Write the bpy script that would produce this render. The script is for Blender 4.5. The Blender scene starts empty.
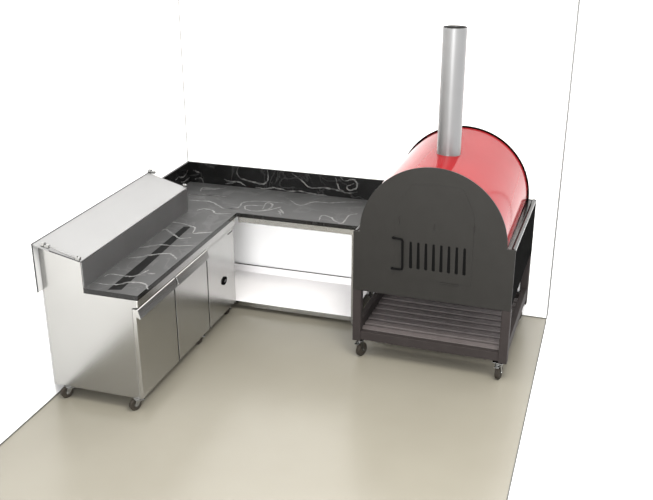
FLOOR1=(.148,.138,.112);FLOOR2=(.157,.147,.120)
STEEL1=(.335,.333,.325);STEEL2=(.35,.348,.34)
LID1=(.168,.168,.168);LID2=(.172,.172,.172)
STEP1=(.22,.22,.22);STEP2=(.24,.24,.24)
FLUE1=(.165,.165,.165);FLUE2=(.178,.178,.178)
MARB_LIT1=(.021,.021,.021);MARB_LIT2=(.028,.028,.028)
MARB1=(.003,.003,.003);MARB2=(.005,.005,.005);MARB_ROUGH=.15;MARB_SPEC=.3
VEIN1=(.026,.026,.026);VEIN2=(.13,.13,.127)
OVEN1=(.0086,.0079,.0068);OVEN2=(.0096,.0089,.0078)
SLAT1=(.017,.0138,.0132);SLAT2=(.0195,.016,.0153)
RED1=(.152,.006,.0078);RED2=(.163,.007,.009)
WORLD=1.0; EXPOSURE=1.45; LAMP=85; KEY=135
VEIN_W=.017
TOP_VEINS=[[(0.339,-2.235),(0.437,-2.238),(0.532,-2.212),(0.573,-2.161),(0.663,-2.143),(0.712,-2.161),(0.736,-2.198),(0.76,-2.224)],
 [(0.369,-2.122),(0.392,-2.073),(0.484,-2.074),(0.55,-2.065),(0.586,-2.018),(0.599,-1.967),(0.609,-1.927)],
 [(0.63,-1.987),(0.682,-1.971)],
 [(0.364,-1.782),(0.412,-1.754),(0.464,-1.712),(0.537,-1.65)],
 [(0.34,-1.58),(0.42,-1.528),(0.452,-1.485)],
 [(0.197,-1.023),(0.405,-1.014),(0.521,-1.052),(0.566,-1.075),(0.593,-1.176)],
 [(0.601,-1.191),(0.729,-1.115)],
 [(0.309,-1.32),(0.348,-1.181),(0.4,-1.201),(0.48,-1.266),(0.551,-1.313),(0.625,-1.272)],
 [(0.352,-1.58),(0.401,-1.522),(0.471,-1.476),(0.584,-1.463),(0.728,-1.404)],
 [(0.453,-1.695),(0.524,-1.656),(0.607,-1.614),(0.673,-1.656),(0.714,-1.7)],
 [(0.228,-0.482),(0.321,-0.474),(0.421,-0.464),(0.527,-0.536),(0.607,-0.586),(0.717,-0.538)],
 [(0.405,-0.699),(0.445,-0.645),(0.525,-0.661),(0.594,-0.72),(0.707,-0.684)],
 [(0.164,-0.348),(0.29,-0.307),(0.413,-0.313),(0.501,-0.307)],
 [(0.227,-0.237),(0.203,-0.152),(0.307,-0.142),(0.352,-0.104)],
 [(0.591,-0.594),(0.704,-0.537),(0.701,-0.39),(0.836,-0.326),(1.019,-0.311)],
 [(0.783,-0.553),(0.861,-0.569),(0.967,-0.515),(1.041,-0.409)],
 [(0.916,-0.511),(0.89,-0.352),(0.95,-0.375),(0.966,-0.474),(0.929,-0.527)],
 [(0.783,-0.553),(0.746,-0.482),(0.809,-0.441),(0.906,-0.431)],
 [(0.207,-0.191),(0.315,-0.157),(0.405,-0.081)],
 [(1.05,-0.509),(1.069,-0.523),(1.112,-0.602)],
 [(0.157,-0.344),(0.338,-0.309),(0.491,-0.314)],
 [(1.057,-0.228),(1.182,-0.323),(1.263,-0.208),(1.392,-0.189),(1.536,-0.121),(1.659,-0.082)],
 [(1.443,-0.621),(1.433,-0.501),(1.51,-0.518),(1.578,-0.598),(1.641,-0.619),(1.643,-0.434),(1.698,-0.375)],
 [(1.049,-0.453),(1.118,-0.56)]]
BACK_VEINS=[[(0.502,1.084),(0.485,1.03),(0.521,0.982),(0.642,0.957),(0.733,0.951),(0.772,0.984),(0.781,1.044),(0.774,1.085)],
 [(0.358,0.958),(0.412,0.941),(0.504,0.943),(0.564,0.912)],
 [(0.364,0.911),(0.473,0.94)],
 [(0.067,0.93),(0.131,0.943),(0.152,0.9)],
 [(0.056,1.012),(0.118,0.995)],
 [(0.656,0.906),(0.747,0.908),(0.838,0.924),(0.913,0.917)],
 [(1.001,1.072),(1.078,1.026),(1.17,0.959),(1.293,0.971),(1.415,0.961),(1.506,0.947),(1.596,0.964)],
 [(1.399,1.073),(1.414,1.022),(1.43,0.978),(1.483,0.952)],
 [(1.444,1.082),(1.482,1.051),(1.549,1.073),(1.587,1.046),(1.58,0.993),(1.52,0.972),(1.505,1.008),(1.565,1.037)],
 [(0.904,0.924),(0.967,0.907),(1.076,0.918),(1.185,0.906),(1.293,0.902),(1.4,0.878),(1.43,0.878)]]
import bpy, bmesh, math, random
from mathutils import Vector, Matrix
S = bpy.context.scene
COL = S.collection

# ------------------------------------------------------------------ materials
def mat(name, color, rough=.5, metal=0., coat=0., coat_rough=.05, spec=.5):
    m = bpy.data.materials.new(name); m.use_nodes = True
    b = m.node_tree.nodes['Principled BSDF']
    b.inputs['Base Color'].default_value = (*color, 1)
    b.inputs['Roughness'].default_value = rough
    b.inputs['Metallic'].default_value = metal
    b.inputs['Coat Weight'].default_value = coat
    b.inputs['Coat Roughness'].default_value = coat_rough
    b.inputs['Specular IOR Level'].default_value = spec
    return m
def noise_tint(m, c1, c2, scale=6., detail=4., stretch=(1, 1, 1), lo=.35, hi=.65, bump=0.):
    """procedural mottling between two colours in object space"""
    nt = m.node_tree; N = nt.nodes; L = nt.links; b = N['Principled BSDF']
    tc = N.new('ShaderNodeTexCoord'); mp = N.new('ShaderNodeMapping'); mp.inputs['Scale'].default_value = stretch
    no = N.new('ShaderNodeTexNoise'); no.inputs['Scale'].default_value = scale; no.inputs['Detail'].default_value = detail
    cr = N.new('ShaderNodeValToRGB')
    cr.color_ramp.elements[0].position = lo; cr.color_ramp.elements[0].color = (*c1, 1)
    cr.color_ramp.elements[1].position = hi; cr.color_ramp.elements[1].color = (*c2, 1)
    L.new(tc.outputs['Object'], mp.inputs['Vector']); L.new(mp.outputs['Vector'], no.inputs['Vector'])
    L.new(no.outputs['Fac'], cr.inputs['Fac']); L.new(cr.outputs['Color'], b.inputs['Base Color'])
    if bump:
        bp = N.new('ShaderNodeBump'); bp.inputs['Strength'].default_value = bump; bp.inputs['Distance'].default_value = .002
        L.new(no.outputs['Fac'], bp.inputs['Height']); L.new(bp.outputs['Normal'], b.inputs['Normal'])
    return m
M = {}
M['wall'] = noise_tint(mat('wall_paint', (.93, .93, .93), .9), (.925, .925, .925), (.935, .935, .935), 3)
M['floor'] = noise_tint(mat('floor_screed', (.4, .37, .31), .27, spec=.45), FLOOR1, FLOOR2, 1.2, 3)
M['edge'] = noise_tint(mat('grey_joint', (.06, .06, .055), .8), (.05, .05, .045), (.07, .07, .065), 8)
M['steel'] = noise_tint(mat('brushed_steel', (.7, .7, .69), .22, 1.), STEEL1, STEEL2, 3, 2)
M['steel_lit'] = noise_tint(mat('lightened_steel', (.4, .4, .39), .24, 1.), (.405, .402, .39), (.425, .422, .41), 3, 2)  # same steel as the body, brighter reflections put into its colour
M['lid'] = noise_tint(mat('pale_frosted_glass', (.6, .6, .6), .35, spec=.4), LID1, LID2, 2)
M['glass_edge'] = mat('dark_glass_edge', (.02, .02, .022), .3)
M['polished'] = noise_tint(mat('polished_steel', (.55, .55, .55), .42, 1.), STEP1, STEP2, 3)
M['chrome'] = noise_tint(mat('chrome', (.7, .7, .7), .15, 1.), (.23, .23, .225), (.28, .28, .275), 9)
M['flue'] = noise_tint(mat('flue_steel', (.6, .6, .6), .4, 1.), FLUE1, FLUE2, 3, 2)
M['soot'] = noise_tint(mat('soot', (.01, .01, .01), .9), (.008, .008, .008), (.014, .013, .012), 10)
M['marble'] = noise_tint(mat('black_marble', MARB1, MARB_ROUGH, spec=MARB_SPEC), MARB1, MARB2, 5, 6)  # darker copy for upstands and edges, their shade painted in
M['marble_lit'] = noise_tint(mat('black_marble_lit', MARB_LIT1, .6, spec=.4), MARB_LIT1, MARB_LIT2, 5, 6)  # same marble lightened: light on the flat top put into the colour
M['shelf'] = noise_tint(mat('white_shelf', (.8, .8, .8), .5, spec=.3), (.78, .765, .77), (.80, .785, .79), 4)
M['matt_black'] = noise_tint(mat('matt_black', (.004, .004, .004), .8, spec=.1), (.0015, .0015, .0015), (.003, .003, .0028), 8)
M['pane'] = noise_tint(mat('pale_pane', (.38, .38, .38), .4, spec=.4), (.37, .37, .37), (.39, .39, .39), 3)
M['vein'] = noise_tint(mat('marble_vein', VEIN1, .45), VEIN1, VEIN2, 22, 5, lo=.36, hi=.62)
M['vein_shaded'] = noise_tint(mat('marble_vein_shaded', VEIN1, .3, spec=.3), (.008, .008, .008), (.085, .085, .083), 22, 5, lo=.36, hi=.64)  # veins dimmed to go with the shaded marble copy
def wisps(m, amount, scale):
    """faint hair-thin cloudy veins added to a marble"""
    nt = m.node_tree; N = nt.nodes; L = nt.links; b = N['Principled BSDF']; src = b.inputs['Base Color'].links[0].from_socket
    tc = N.new('ShaderNodeTexCoord'); no = N.new('ShaderNodeTexNoise'); no.inputs['Scale'].default_value = scale
    no.inputs['Detail'].default_value = 6; no.inputs['Distortion'].default_value = 1.2
    L.new(tc.outputs['Object'], no.inputs['Vector'])
    a = N.new('ShaderNodeMath'); a.operation = 'SUBTRACT'; a.inputs[1].default_value = .5; L.new(no.outputs['Fac'], a.inputs[0])
    c = N.new('ShaderNodeMath'); c.operation = 'ABSOLUTE'; L.new(a.outputs[0], c.inputs[0])
    r = N.new('ShaderNodeMapRange'); r.inputs['From Min'].default_value = 0; r.inputs['From Max'].default_value = .022
    r.inputs['To Min'].default_value = amount; r.inputs['To Max'].default_value = 0; L.new(c.outputs[0], r.inputs['Value'])
    mx = N.new('ShaderNodeMix'); mx.data_type = 'RGBA'; mx.blend_type = 'ADD'; mx.inputs[0].default_value = 1
    L.new(src, mx.inputs[6]); L.new(r.outputs['Result'], mx.inputs[7]); L.new(mx.outputs[2], b.inputs['Base Color'])
wisps(M['marble_lit'], .016, 2.6); wisps(M['marble'], .010, 3.2)
M['reflection'] = noise_tint(mat('dark_reflection', (.006, .006, .006), .5, spec=.05), (.0012, .0012, .0012), (.0025, .0025, .0025), 10)
M['oven'] = noise_tint(mat('charcoal_paint', OVEN1, .55, spec=.2), OVEN1, OVEN2, 9, 4, bump=.05)
M['gloss_black'] = noise_tint(mat('glossy_black', (.012, .011, .011), .14, spec=.2), (.004, .004, .004), (.006, .006, .006), 6)
M['slat'] = noise_tint(mat('stand_paint', SLAT1, .7, spec=.12), SLAT1, SLAT2, 8, 4)
M['slat_lit'] = noise_tint(mat('stand_paint_lit', (.04, .035, .034), .55, spec=.4), (.066, .056, .055), (.078, .067, .066), 8, 4)  # stand paint with extra light put into its colour
M['shade_line'] = noise_tint(mat('shade_line_grey', (.2, .2, .2), .8), (.11, .11, .108), (.13, .13, .128), 8)
M['red'] = noise_tint(mat('red_enamel', RED1, .10), RED1, RED2, 3)
M['red'].node_tree.nodes['Principled BSDF'].inputs['IOR'].default_value = 1.13
M['matt_black'].node_tree.nodes['Principled BSDF'].inputs['IOR'].default_value = 1.05
M['rubber'] = noise_tint(mat('castor_rubber', (.035, .028, .02), .7, spec=.2), (.014, .011, .008), (.022, .018, .013), 20)
M['black'] = mat('black_void', (.004, .004, .004), .9, spec=0)

# ------------------------------------------------------------------ mesh helpers
class MB:
    def __init__(self): self.bm = bmesh.new()
    def merge(self, b, mi=0):
        for f in b.faces: f.material_index = mi
        me = bpy.data.meshes.new('t'); b.to_mesh(me); b.free()
        self.bm.from_mesh(me); bpy.data.meshes.remove(me); return self
    def box(self, x0, x1, y0, y1, z0, z1, bev=0., seg=2, mi=0, mtx=None):
        b = bmesh.new(); bmesh.ops.create_cube(b, size=1)
        for v in b.verts:
            v.co = Vector(((x0+x1)/2+v.co.x*(x1-x0), (y0+y1)/2+v.co.y*(y1-y0), (z0+z1)/2+v.co.z*(z1-z0)))
        if bev: bmesh.ops.bevel(b, geom=b.edges[:], offset=bev, segments=seg, affect='EDGES', profile=.5)
        if mtx: bmesh.ops.transform(b, matrix=mtx, verts=b.verts)
        return self.merge(b, mi)
    def prism(self, poly, axis, a0, a1, holes=(), bev=0., mi=0):
        """extrude a 2D outline (with holes) along an axis"""
        b = bmesh.new()
        def P(u, w, a): return {'x': Vector((a, u, w)), 'y': Vector((u, a, w)), 'z': Vector((u, w, a))}[axis]
        es = []
        for ring in [poly, *holes]:
            vs = [b.verts.new(P(u, w, a0)) for u, w in ring]
            es += [b.edges.new((vs[i], vs[(i+1) % len(vs)])) for i in range(len(vs))]
        bmesh.ops.triangle_fill(b, edges=es, use_beauty=True, use_dissolve=False)
        bmesh.ops.dissolve_limit(b, angle_limit=.001, verts=b.verts, edges=b.edges) if not holes else None
        r = bmesh.ops.extrude_face_region(b, geom=b.faces[:])
        d = P(0, 0, a1) - P(0, 0, a0)
        bmesh.ops.translate(b, vec=d, verts=[g for g in r['geom'] if isinstance(g, bmesh.types.BMVert)])
        bmesh.ops.recalc_face_normals(b, faces=b.faces)
        if bev:
            ed = [e for e in b.edges if len(e.link_faces) == 2 and e.calc_face_angle(0) > .5]
            bmesh.ops.bevel(b, geom=ed, offset=bev, segments=2, affect='EDGES', profile=.5)
        return self.merge(b, mi)
    def cyl(self, p0, p1, r, seg=24, r2=None, mi=0, cap=True):
        p0, p1 = Vector(p0), Vector(p1); d = p1-p0
        b = bmesh.new(); bmesh.ops.create_cone(b, cap_ends=cap, segments=seg, radius1=r, radius2=r if r2 is None else r2, depth=d.length)
        bmesh.ops.transform(b, matrix=Matrix.Translation((p0+p1)/2) @ d.to_track_quat('Z', 'Y').to_matrix().to_4x4(), verts=b.verts)
        for f in b.faces: f.smooth = len(f.verts) == 4
        return self.merge(b, mi)
    def tube(self, pts, r, seg=10, mi=0):
        """round bar along a polyline"""
        pts = [Vector(p) for p in pts]; b = bmesh.new(); rings = []
        for i, p in enumerate(pts):
            t = (pts[min(i+1, len(pts)-1)]-pts[max(i-1, 0)]).normalized()
            u = t.orthogonal().normalized() if i == 0 else (u - t*u.dot(t)).normalized()
            w = t.cross(u)
            rings.append([b.verts.new(p+r*(math.cos(a)*u+math.sin(a)*w)) for a in [2*math.pi*k/seg for k in range(seg)]])
        for A, B in zip(rings, rings[1:]):
            for k in range(seg):
                f = b.faces.new((A[k], A[(k+1) % seg], B[(k+1) % seg], B[k])); f.smooth = True
        b.faces.new(rings[0][::-1]); b.faces.new(rings[-1])
        bmesh.ops.recalc_face_normals(b, faces=b.faces)
        return self.merge(b, mi)
    def ribbon(self, pts, w, P, n, lift=.0004, mi=1):
        """inlaid vein following a polyline on a flat face; P maps 2D to 3D, n is the face normal"""
        pts = smooth_line(pts); b = bmesh.new(); prev = None; N_ = len(pts)
        for i, p in enumerate(pts):
            a = Vector(pts[min(i+1, N_-1)]); c = Vector(pts[max(i-1, 0)]); t = (a-c)
            if t.length < 1e-6: continue
            t.normalize(); q = Vector((-t.y, t.x))
            hw = w*(.35+.65*math.sin(math.pi*min(1, (i+.6)/N_)))*(.75+.5*RND.random())/2
            cur = [b.verts.new(P(*(Vector(p)+q*hw))+n*lift), b.verts.new(P(*(Vector(p)-q*hw))+n*lift)]
            if prev: b.faces.new((prev[0], prev[1], cur[1], cur[0]))
            prev = cur
        for f in b.faces:
            f.normal_update()
            if f.normal.dot(n) < 0: f.normal_flip()
        return self.merge(b, mi)
    def build(self, name, mats, parent=None, loc=None):
        for e in self.bm.edges:                                  # crisp creases between smooth walls and flat ends
            if len(e.link_faces) == 2 and e.calc_face_angle(0) > .6: e.smooth = False
        me = bpy.data.meshes.new(name); self.bm.to_mesh(me); self.bm.free()
        for m in (mats if isinstance(mats, (list, tuple)) else [mats]): me.materials.append(m)
        o = bpy.data.objects.new(name, me); COL.objects.link(o)
        if parent: o.parent = parent
        if loc: o.location = loc
        return o
RND = random.Random(4)
def smooth_line(pts, n=5):
    """Catmull-Rom through the points, with a little natural wander"""
    out = []
    for i in range(len(pts)-1):
        p0, p1, p2, p3 = [Vector(pts[max(0, min(len(pts)-1, k))]) for k in (i-1, i, i+1, i+2)]
        for k in range(n):
            t = k/n
            q = .5*((2*p1)+(p2-p0)*t+(2*p0-5*p1+4*p2-p3)*t*t+(3*p1-p0-3*p2+p3)*t**3)
            out.append(q+Vector((RND.uniform(-.003, .003), RND.uniform(-.003, .003))))
    out.append(Vector(pts[-1])); return out
def thing(name, label, cat, loc=(0, 0, 0), rz=0., group=None):
    o = bpy.data.objects.new(name, None); COL.objects.link(o); o.empty_display_size = .1
    o.location = loc; o.rotation_euler.z = rz
    o['label'] = label; o['category'] = cat
    if group: o['group'] = group
    return o
def struct(o): o['kind'] = 'structure'; return o
def arch(cx, cz, r, n=48, a0=0., a1=180.):
    return [(cx+r*math.cos(math.radians(a0+(a1-a0)*k/n)), cz+r*math.sin(math.radians(a0+(a1-a0)*k/n))) for k in range(n+1)]
def rect(x0, x1, y0, y1): return [(x0, y0), (x1, y0), (x1, y1), (x0, y1)]
# ------------------------------------------------------------------ the setting
RW, FY = 3.262, -7.0
struct(MB().box(-.12, RW, FY, .12, -.04, 0).build('floor', [M['floor']]))
struct(MB().box(-.12, 0, FY, .12, 0, 3.3).build('wall_left', [M['wall']]))
struct(MB().box(0, RW, 0, .12, 0, 3.3).build('wall_back', [M['wall']]))
struct(MB().box(.0, .006, -.006, 0, 0, 3.3).build('corner_shade', [M['shade_line']]))                 # corner shade put in as a thin grey strip
struct(MB().box(RW, RW+.010, -.004, .12, 0, 3.3).build('wall_end_shade', [M['shade_line']]))            # shade on the back wall's end, put in as a grey strip
struct(MB().box(RW, RW+.006, FY, -.004, -.04, .001).build('trim_3', [M['edge']]))         # bare edge of the floor slab
struct(MB().box(.0, .008, FY, -.006, 0, .006).build('baseboard_left', [M['edge']]))
struct(MB().box(.008, RW, -.006, 0, 0, .006).build('baseboard_back', [M['edge']]))

# ------------------------------------------------------------------ castors (built once per thing, then copied)
def make_castor(parent, x, y, h, r, w, swivel):
    """plate and fork under the frame at height h, wheel with a hub below it; the wheel touches the floor"""
    off = r*.45
    b = MB().box(-.04, .04, -.032, .032, h-.006, h, .002)
    b.cyl((0, 0, h-.022), (0, 0, h-.006), .02, 20)
    hw = w/2+.003
    for s in (-1, 1):
        b.prism([(-.022, h-.022), (.022, h-.022), (off+.013, r-.006), (off+.006, r-.013), (off-.012, r-.008)], 'x', s*hw, s*(hw+.004))
    b.box(-hw-.004, hw+.004, -.022, .022, h-.026, h-.021, .001)
    b.cyl((-hw-.008, off, r), (hw+.008, off, r), .006, 12)
    c = b.build('castor', [M['chrome']], parent, (x, y, 0)); c.rotation_euler.z = swivel
    k = MB().box(-.018, .018, -.05, -.02, h-.035, h-.029, .002)
    k.box(-.006, .006, -.03, -.01, h-.035, h-.024, .001)
    k.build('brake_pedal', [M['chrome']], c)
    wv = MB(); n = 32; prof = [(-w/2, r*.55), (-w/2, r*.9), (-w/2+.005, r), (w/2-.005, r), (w/2, r*.9), (w/2, r*.55)]
    bm = bmesh.new(); rings = [[bm.verts.new((px, off+pr*math.cos(2*math.pi*k_/n), r+pr*math.sin(2*math.pi*k_/n))) for k_ in range(n)] for px, pr in prof]
    for A, B in zip(rings, rings[1:]):
        for k_ in range(n):
            f = bm.faces.new((A[k_], B[k_], B[(k_+1) % n], A[(k_+1) % n])); f.smooth = True
    bm.faces.new(rings[0]); bm.faces.new(rings[-1][::-1]); bmesh.ops.recalc_face_normals(bm, faces=bm.faces)
    wh = wv.merge(bm).build('wheel', [M['rubber']], c)
    MB().cyl((-w/2-.002, off, r), (w/2+.002, off, r), r*.3, 20).build('hub', [M['edge']], c)
    return c
def copy_part(o, parent, loc, rz):
    c = o.copy(); COL.objects.link(c); c.parent = parent; c.location = loc; c.rotation_euler.z = rz
    for ch in o.children:
        d = ch.copy(); COL.objects.link(d); d.parent = c
    return c

# ------------------------------------------------------------------ refrigerated prep counter
YN, YF = -2.338, -.68
F = thing('prep_fridge', 'stainless steel prep fridge on castors with three front doors and a raised lidded back', 'fridge', (.36, -1.5, 0))
fo = Vector((.36, -1.5, 0))
class FB(MB):
    def build(self, name, mats, parent=None, loc=None):
        bmesh.ops.translate(self.bm, vec=-fo, verts=self.bm.verts); return MB.build(self, name, mats, parent, loc)
prof = [(.012, .10), (.690, .10), (.690, .800), (.722, .806), (.722, .861), (.331, .861), (.331, 1.094), (.03, 1.183), (.012, 1.188)]
FB().prism(prof, 'y', YN, YF-.04, bev=.002).build('body', [M['steel']], F)
FB().box(.3325, .3375, YN+.003, -.722, .9002, 1.088).build('step_panel', [M['polished']], F)
FB().box(.700, .735, YN+.001, YF, .806, .861, .003).build('fascia', [M['steel_lit']], F)
def door(y0, y1, lip=True):
    d = FB()
    p = [(.6905, .102), (.714, .102), (.716, .106), (.716, .736), (.745, .722), (.749, .727), (.729, .788), (.724, .793), (.6905, .793)] if lip else \
        [(.6905, .102), (.714, .102), (.716, .106), (.716, .770), (.712, .793), (.6905, .793)]
    d.prism(p, 'y', y0, y1, bev=.0015)
    return d.build('door', [M['steel_lit']], F)
door(YN+.001, -1.775); door(-1.758, -1.219)
pn = door(-1.202, YF, False); pn.name = 'machine_panel'
FB().box(.7155, .719, -.79, -.70, .752, .760, .001).build('grip_slot', [M['edge']], pn).parent = pn
b = FB()
el = [(-.905+.046*math.cos(a), .392+.034*math.sin(a)) for a in [2*math.pi*k/24 for k in range(24)]]
b.prism(el, 'x', .715, .724, bev=.002); b.build('latch', [M['matt_black']], pn)
el = [(-.905+.022*math.cos(a), .392+.013*math.sin(a)) for a in [2*math.pi*k/20 for k in range(20)]]
b = FB(); b.prism(el, 'x', .722, .7275, bev=.001); b.build('latch_button', [M['gloss_black']], pn)
# shade in the door gaps is put in as black strips; a black gasket sits behind them
FB().box(.6893, .6904, YN+.012, YF-.01, .11, .80).build('door_gasket', [M['black']], F)
for y0, y1 in ((-1.775, -1.758), (-1.219, -1.202)):
    FB().box(.6905, .715, y0+.001, y1-.001, .104, .79).build('gap_shade', [M['black']], F)
# sloping lid with a thin dark rear edge, and the pane behind it
def lidz(x): return 1.203-(x-.006)*(.098/.336)
b = FB().prism([(.012, lidz(.012)-.012), (.342, lidz(.342)-.008), (.342, lidz(.342)), (.012, lidz(.012))], 'y', YN-.014, -.735, bev=.0012)
skew = lambda v: (-.040 if v.co.y < -1.5 else -.012)*(.342-v.co.x)/.33
for v in b.bm.verts: v.co.y += skew(v)
lid = b.build('lid', [M['lid']], F)
FB().box(.003, .0115, YN-.056, -.747, lidz(.01)-.012, lidz(.01)+.003).build('lid_edge', [M['glass_edge']], lid)
b = FB().prism([(.125, lidz(.125)-.010), (.342, lidz(.342)-.010), (.342, lidz(.342)-.001), (.125, lidz(.125)-.001)], 'y', YN-.0165, YN-.0143)
for v in b.bm.verts: v.co.y += skew(v)
b.build('lid_end_edge', [M['glass_edge']], lid)
FB().box(.003, .009, YN-.050, -.747, .845, lidz(.01)-.012).build('rear_pane', [M['pane']], F)
FB().box(.003, .0095, YN-.056, YN-.050, .845, lidz(.01)-.012).build('pane_edge', [M['glass_edge']], F)
yr = YN-.012
r0, r1 = (.10, yr-.012, lidz(.10)+.018), (.335, yr, lidz(.335)+.010)
rod = FB().cyl(r0, r1, .0055, 12).build('stay_rod', [M['chrome']], F)
def bracket(x, y, s=1., dz=0.):
    z = lidz(x); k = FB()
    k.box(x-.028*s, x+.028*s, y-.012, y+.012, z, z+.022, .004); k.cyl((x-.03*s, y, z+.018), (x-.008*s, y, z+.018), .017*s, 16)
    return k.build('hinge_bracket', [M['chrome']], F)
bracket(.095, yr-.012); bracket(.325, yr, .6); bracket(.035, -.748+.015); bracket(.328, -.747+.01, .5)
c0 = make_castor(F, .655-.36, YN+.025+1.5, .0995, .044, .032, 2.55)
for x, y, a in ((.105, YN+.025, 2.55), (.655, -1.30, 2.2), (.10, -1.30, 2.0), (.655, YF-.07, 1.2), (.10, YF-.07, .9)):
    copy_part(c0, F, (x-.36, y+1.5, 0), a)

# ------------------------------------------------------------------ steel work table under the back run
T = thing('work_table', 'open stainless steel work table with an undershelf between fridge and oven', 'table', (1.05, -.33, 0))
fo = Vector((1.05, -.33, 0))
TX0, TX1, TY0, TY1 = .24, 1.775, -.632, -.012
b = FB().box(.745, TX1+.02, TY0, TY0+.03, .812, .8625, .002).box(TX0, TX1, TY1-.03, TY1, .82, .8625, .002)
b.box(TX1-.03, TX1, TY0+.03, TY1-.03, .82, .8625, .002).box(TX0, TX0+.03, TY0+.03, TY1-.03, .82, .8625, .002)
b.build('top_frame', [M['steel_lit']], T)
for x, y in ((TX1-.052, TY0+.002), (TX1-.052, TY1-.05), (TX0, TY0+.002), (TX0, TY1-.05)):
    l = FB().box(x, x+.042, y, y+.042, .02, .820, .003).build('leg', [M['steel']], T)
    FB().cyl((x+.021, y+.021, 0), (x+.021, y+.021, .02), .017, 16).build('foot', [M['edge']], l)
sh = FB().prism([(TX0+.044, TY0+.006), (TX1-.054, TY0+.006), (TX1-.054, TY1), (TX0+.044, TY1)], 'z', .074, .082, bev=.001).build('undershelf', [M['shelf']], T)
FB().box(TX0+.044, TX1-.054, TY0+.002, TY0+.006, .045, .083, .001).build('shelf_lip', [M['steel']], sh)
FB().box(TX0+.044, TX1-.054, TY1-.012, TY1-.002, .080, .150).box(TX0+.044, TX1-.054, TY1-.013, TY1-.001, .150, .154, mi=1).build('rear_lip', [M['shelf'], M['edge']], sh)

# ------------------------------------------------------------------ the continuous marble worktop
ZT = .90
W = thing('marble_worktop', 'black white-veined marble worktop, L-shaped, lying on the fridge and the table', 'worktop', (.55, -.9, .87))
fo = Vector((.55, -.9, .87))
b = FB().prism([(.332, YN-.002), (.741, YN-.002), (.741, -.649), (1.862, -.649), (1.862, -.002), (.002, -.002), (.002, -.702), (.332, -.702)], 'z', .863, ZT, bev=.003)
zP = lambda u, v: Vector((u, v, ZT))
for v in TOP_VEINS: b.ribbon(v, VEIN_W, zP, Vector((0, 0, 1)), .0008)
b.bm.normal_update()
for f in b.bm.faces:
    if f.material_index == 0 and f.normal.z < .5: f.material_index = 2     # edges take the darker, shaded marble copy
b.build('slab', [M['marble_lit'], M['vein'], M['marble']], W)
FB().prism([(.503, -2.312), (.59, -2.284), (.52, -1.056), (.467, -1.075)], 'z', ZT-.002, ZT+.0004).build('reflection_strip', [M['reflection']], W)  # dark reflection of the lid edge, put in as a flat strip
b = FB().box(.002, 1.862, -.020, -.002, ZT, 1.088, .002)
for v in BACK_VEINS: b.ribbon(v, VEIN_W*.8, lambda u, w: Vector((u, -.020, w)), Vector((0, -1, 0)), .0006)
b.build('back_upstand', [M['marble'], M['vein_shaded']], W)
b = FB().box(.002, .020, -.70, -.021, ZT, 1.088, .002)
for v in ([(-.05, 1.02), (-.10, .99), (-.16, .985), (-.24, 1.01), (-.30, 1.0)], [(-.03, .94), (-.12, .935), (-.2, .95)]):
    b.ribbon(v, VEIN_W*.8, lambda u, w: Vector((.020, u, w)), Vector((1, 0, 0)), .0006)
b.build('side_upstand', [M['marble'], M['vein_shaded']], W)

# ------------------------------------------------------------------ wood-fired oven on its slatted stand
O = thing('pizza_oven', 'red barrel pizza oven with charcoal arched front and steel chimney on slatted stand', 'oven', (1.885, -1.15, 0), math.radians(-1.262))
fo = Vector((0, 0, 0))
CX, CZ, R, OD, OW = .586, 1.06, .540, 1.130, 1.186
ZB = .586
VX = [.436+.0562*k for k in range(8)]; VZ0, VZ1 = .819, 1.030
outline = [(0, ZB), (OW, ZB), (OW, CZ), (CX+R, CZ)] + arch(CX, CZ, R)[1:-1] + [(CX-R, CZ), (0, CZ)]
op = rect(.40, .86, .80, 1.05)
front = MB().prism(outline, 'y', 0, .012, [op], bev=.0015).build('front_panel', [M['oven']], O)
doorpoly = [(.318, .745), (.885, .745), (.885, 1.25), (.872, 1.31), (.80, 1.455), (.775, 1.47), (.455, 1.47), (.43, 1.455), (.332, 1.30), (.318, 1.24)]
slots = []
for x in VX:
    slots.append([(x-.004+.010, VZ0), (x+.006+.010, VZ0+.006), (x+.006+.010, VZ0+.008), (x+.008, VZ1-.006), (x+.004, VZ1), (x-.006, VZ1), (x-.010, VZ1-.006), (x-.008, VZ0+.006)])
dr = MB().prism(doorpoly, 'y', -.0025, 0, slots, bev=.0006).build('door', [M['oven']], O)
MB().box(.39, .87, .002, .06, .79, 1.06).build('vent_recess', [M['black']], dr)
for x, z in ((.345, 1.16), (.601, 1.13), (.885, 1.15)):
    MB().box(x-.003, x+.003, -.008, -.001, z, z+.055, .001).build('catch', [M['oven']], dr)
MB().box(.66, .80, -.006, -.001, .732, .739, .001).build('bottom_catch', [M['oven']], dr)
hd = MB().tube([(.305, -.010, 1.046), (.355, -.012, 1.044), (.370, -.013, 1.041), (.376, -.014, 1.030), (.378, -.014, .93), (.381, -.014, .822), (.377, -.013, .809), (.362, -.012, .806), (.302, -.010, .804)], .0075)
for z, x in ((1.046, .305), (.804, .302)): hd.cyl((x, -.012, z), (x, 0, z), .009, 12)
hd.build('handle', [M['black']], O)
back = [(0, ZB), (OW, ZB), (OW, CZ), (CX+R-.001, CZ)] + arch(CX, CZ+.020, R-.001) + [(CX-R+.001, CZ), (0, CZ)]
MB().prism(back, 'y', OD-.014, OD, bev=.002).build('back_panel', [M['matt_black']], O)
b = MB(); bm = bmesh.new(); BZ, BR = .020, .010
ringv = [[bm.verts.new((u, y, w)) for u, w in arch(CX, CZ+BZ*t, R-q-BR*t, 64)] for q, y, t in ((.003, .0125, 0), (.003, OD-.0145, 1), (.022, OD-.0145, 1), (.022, .0125, 0))]
for k in range(4):
    A, B = ringv[k], ringv[(k+1) % 4]
    for i in range(64):
        f = bm.faces.new((A[i], B[i], B[i+1], A[i+1])); f.smooth = k in (0, 2)
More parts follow.
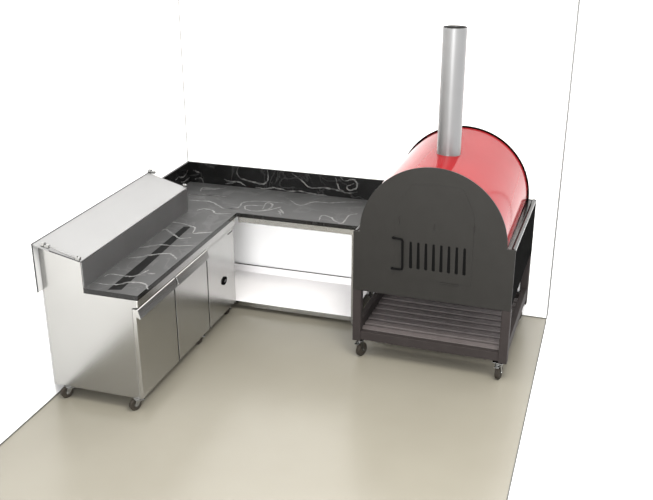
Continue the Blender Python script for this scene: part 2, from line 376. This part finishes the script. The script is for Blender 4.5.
for i in (0, 64): bm.faces.new([ringv[k][i] for k in range(4)])
bmesh.ops.recalc_face_normals(bm, faces=bm.faces)
b.merge(bm).build('barrel', [M['red']], O)
for s, x0, x1 in ((0, 0, .012), (1, OW-.012, OW)):
    MB().box(x0, x1, .0125, OD-.0145, ZB+.035, CZ-.03, .002).build('side_panel', [M['matt_black']], O)
    xo = OW if s else 0.; xi = CX+R-.012 if s else CX-R+.012
    xa, xb = (xi, OW-.034) if s else (.034, xi)
    lg = MB().box(xa, xb, .0125, OD-.0145, CZ-.012, CZ-.002, .002).build('ledge', [M['gloss_black']], O)
    xc = OW-.018 if s else .018
    rl = MB().tube([(xc, .0125, CZ-.012), (xc, OD+.004, CZ-.012)], .017, 16)
    rl.build('side_rail', [M['gloss_black']], O)
MB().box(.0125, OW-.0125, .0125, OD-.0145, ZB+.002, ZB+.014).build('oven_base', [M['slat']], O)
# chimney: a hollow flue standing on the barrel, sooty inside
cx, cy, cr = .598, .40, .0865
ch = MB(); bm = bmesh.new(); n = 48
def ringz(r, zf): return [bm.verts.new((cx+r*math.cos(2*math.pi*k/n), cy+r*math.sin(2*math.pi*k/n), zf(cx+r*math.cos(2*math.pi*k/n), cy+r*math.sin(2*math.pi*k/n)))) for k in range(n)]
bot = lambda x, y: CZ+BZ*y/OD+math.sqrt((R-.004-BR*y/OD)**2-(x-CX)**2)
top = lambda x, y: 2.505
A, B, C_, D = ringz(cr, bot), ringz(cr, top), ringz(cr-.003, top), ringz(cr-.003, lambda x, y: 2.44)
for P_, Q in ((A, B), (B, C_), (C_, D)):
    for k in range(n):
        f = bm.faces.new((P_[k], P_[(k+1) % n], Q[(k+1) % n], Q[k])); f.smooth = True
bmesh.ops.recalc_face_normals(bm, faces=bm.faces)
flue = ch.merge(bm).build('chimney', [M['flue']], O)
ch = MB(); ch.cyl((cx, cy, 2.10), (cx, cy, 2.496), cr-.0035, 40, cap=False); ch.cyl((cx, cy, 2.09), (cx, cy, 2.10), cr-.0035, 40)
ch.build('flue_lining', [M['soot']], flue)
# stand
for x in (0, OW-.064):
    for y in (.001, OD-.065):
        MB().box(x, x+.064, y, y+.064, .155, ZB, .004).build('leg', [M['slat']], O)
MB().box(.064, OW-.064, .006, .050, .168, .238, .003).build('front_rail', [M['slat']], O)
MB().box(.064, OW-.064, OD-.05, OD-.006, .168, .238, .003).build('back_rail', [M['slat']], O)
for x in (.006, OW-.050):
    MB().box(x, x+.044, .065, OD-.065, .20, .30, .003).build('side_rail', [M['slat']], O)
s0 = None
for k in range(10):
    y = .066+.0975*k
    if s0 is None:
        s0 = MB().box(.0505, OW-.0505, -.031, .031, .188, .232, .003).build('slat', [M['slat_lit']], O, (0, y+.036, 0))
    else:
        copy_part(s0, O, (0, y+.036, 0), 0)
c1 = make_castor(O, .048, .042, .155, .055, .034, -.35)
for x, y, a in ((OW-.062, .030, -.15), (.055, OD-.05, 2.9), (OW-.055, OD-.05, 2.6)): copy_part(c1, O, (x, y, 0), a)

for o in COL.objects:
    if o.name == 'latch': o['label'] = 'black oval latch'
    if o.name == 'reflection_strip': o['label'] = 'dark reflection painted on the marble'
    if o.name == 'barrel': o['label'] = 'glossy red half barrel'
    if o.name == 'chimney': o['label'] = 'bare steel chimney pipe'
    if o.name == 'lid': o['label'] = 'pale sloping lid with a dark rear edge'
# ------------------------------------------------------------------ light
w = bpy.data.worlds.new('studio_white'); S.world = w; w.use_nodes = True
bg = w.node_tree.nodes['Background']; bg.inputs['Color'].default_value = (1, 1, 1, 1); bg.inputs['Strength'].default_value = WORLD
def lamp(name, loc, target, size, power, color=(1, 1, 1)):
    l = bpy.data.lights.new(name, 'AREA'); l.shape = 'DISK'; l.size = size; l.energy = power; l.color = color
    o = bpy.data.objects.new(name, l); COL.objects.link(o); o.location = loc
    o.rotation_euler = (Vector(target)-Vector(loc)).to_track_quat('-Z', 'Y').to_euler(); return o
lamp('overhead_fill', (3.3, -3.1, 4.2), (2.5, -2.6, 0), 1.6, LAMP, (1, .97, .90))  # unseen area light added overhead, lifts the floor towards the right

lamp('front_fill', (2.6, -8.6, 2.6), (1.8, -.6, .6), 3.0, KEY)  # area light added in front to whiten the wall under the table

# ------------------------------------------------------------------ camera
cam = bpy.data.cameras.new('camera'); co = bpy.data.objects.new('camera', cam); COL.objects.link(co); S.camera = co
cam.sensor_fit = 'HORIZONTAL'; cam.sensor_width = 36; cam.lens = 923.87*36/653; cam.clip_start = .05; cam.clip_end = 100
co.location = (3.6188, -7.2443, 3.514)
yaw, pit = math.radians(17.67), math.radians(22.378)
co.rotation_euler = (math.pi/2-pit, 0, yaw)
S.view_settings.view_transform = 'Standard'; S.view_settings.look = 'None'; S.view_settings.gamma = 1
S.view_settings.exposure = EXPOSURE; S.view_settings.use_curve_mapping = False
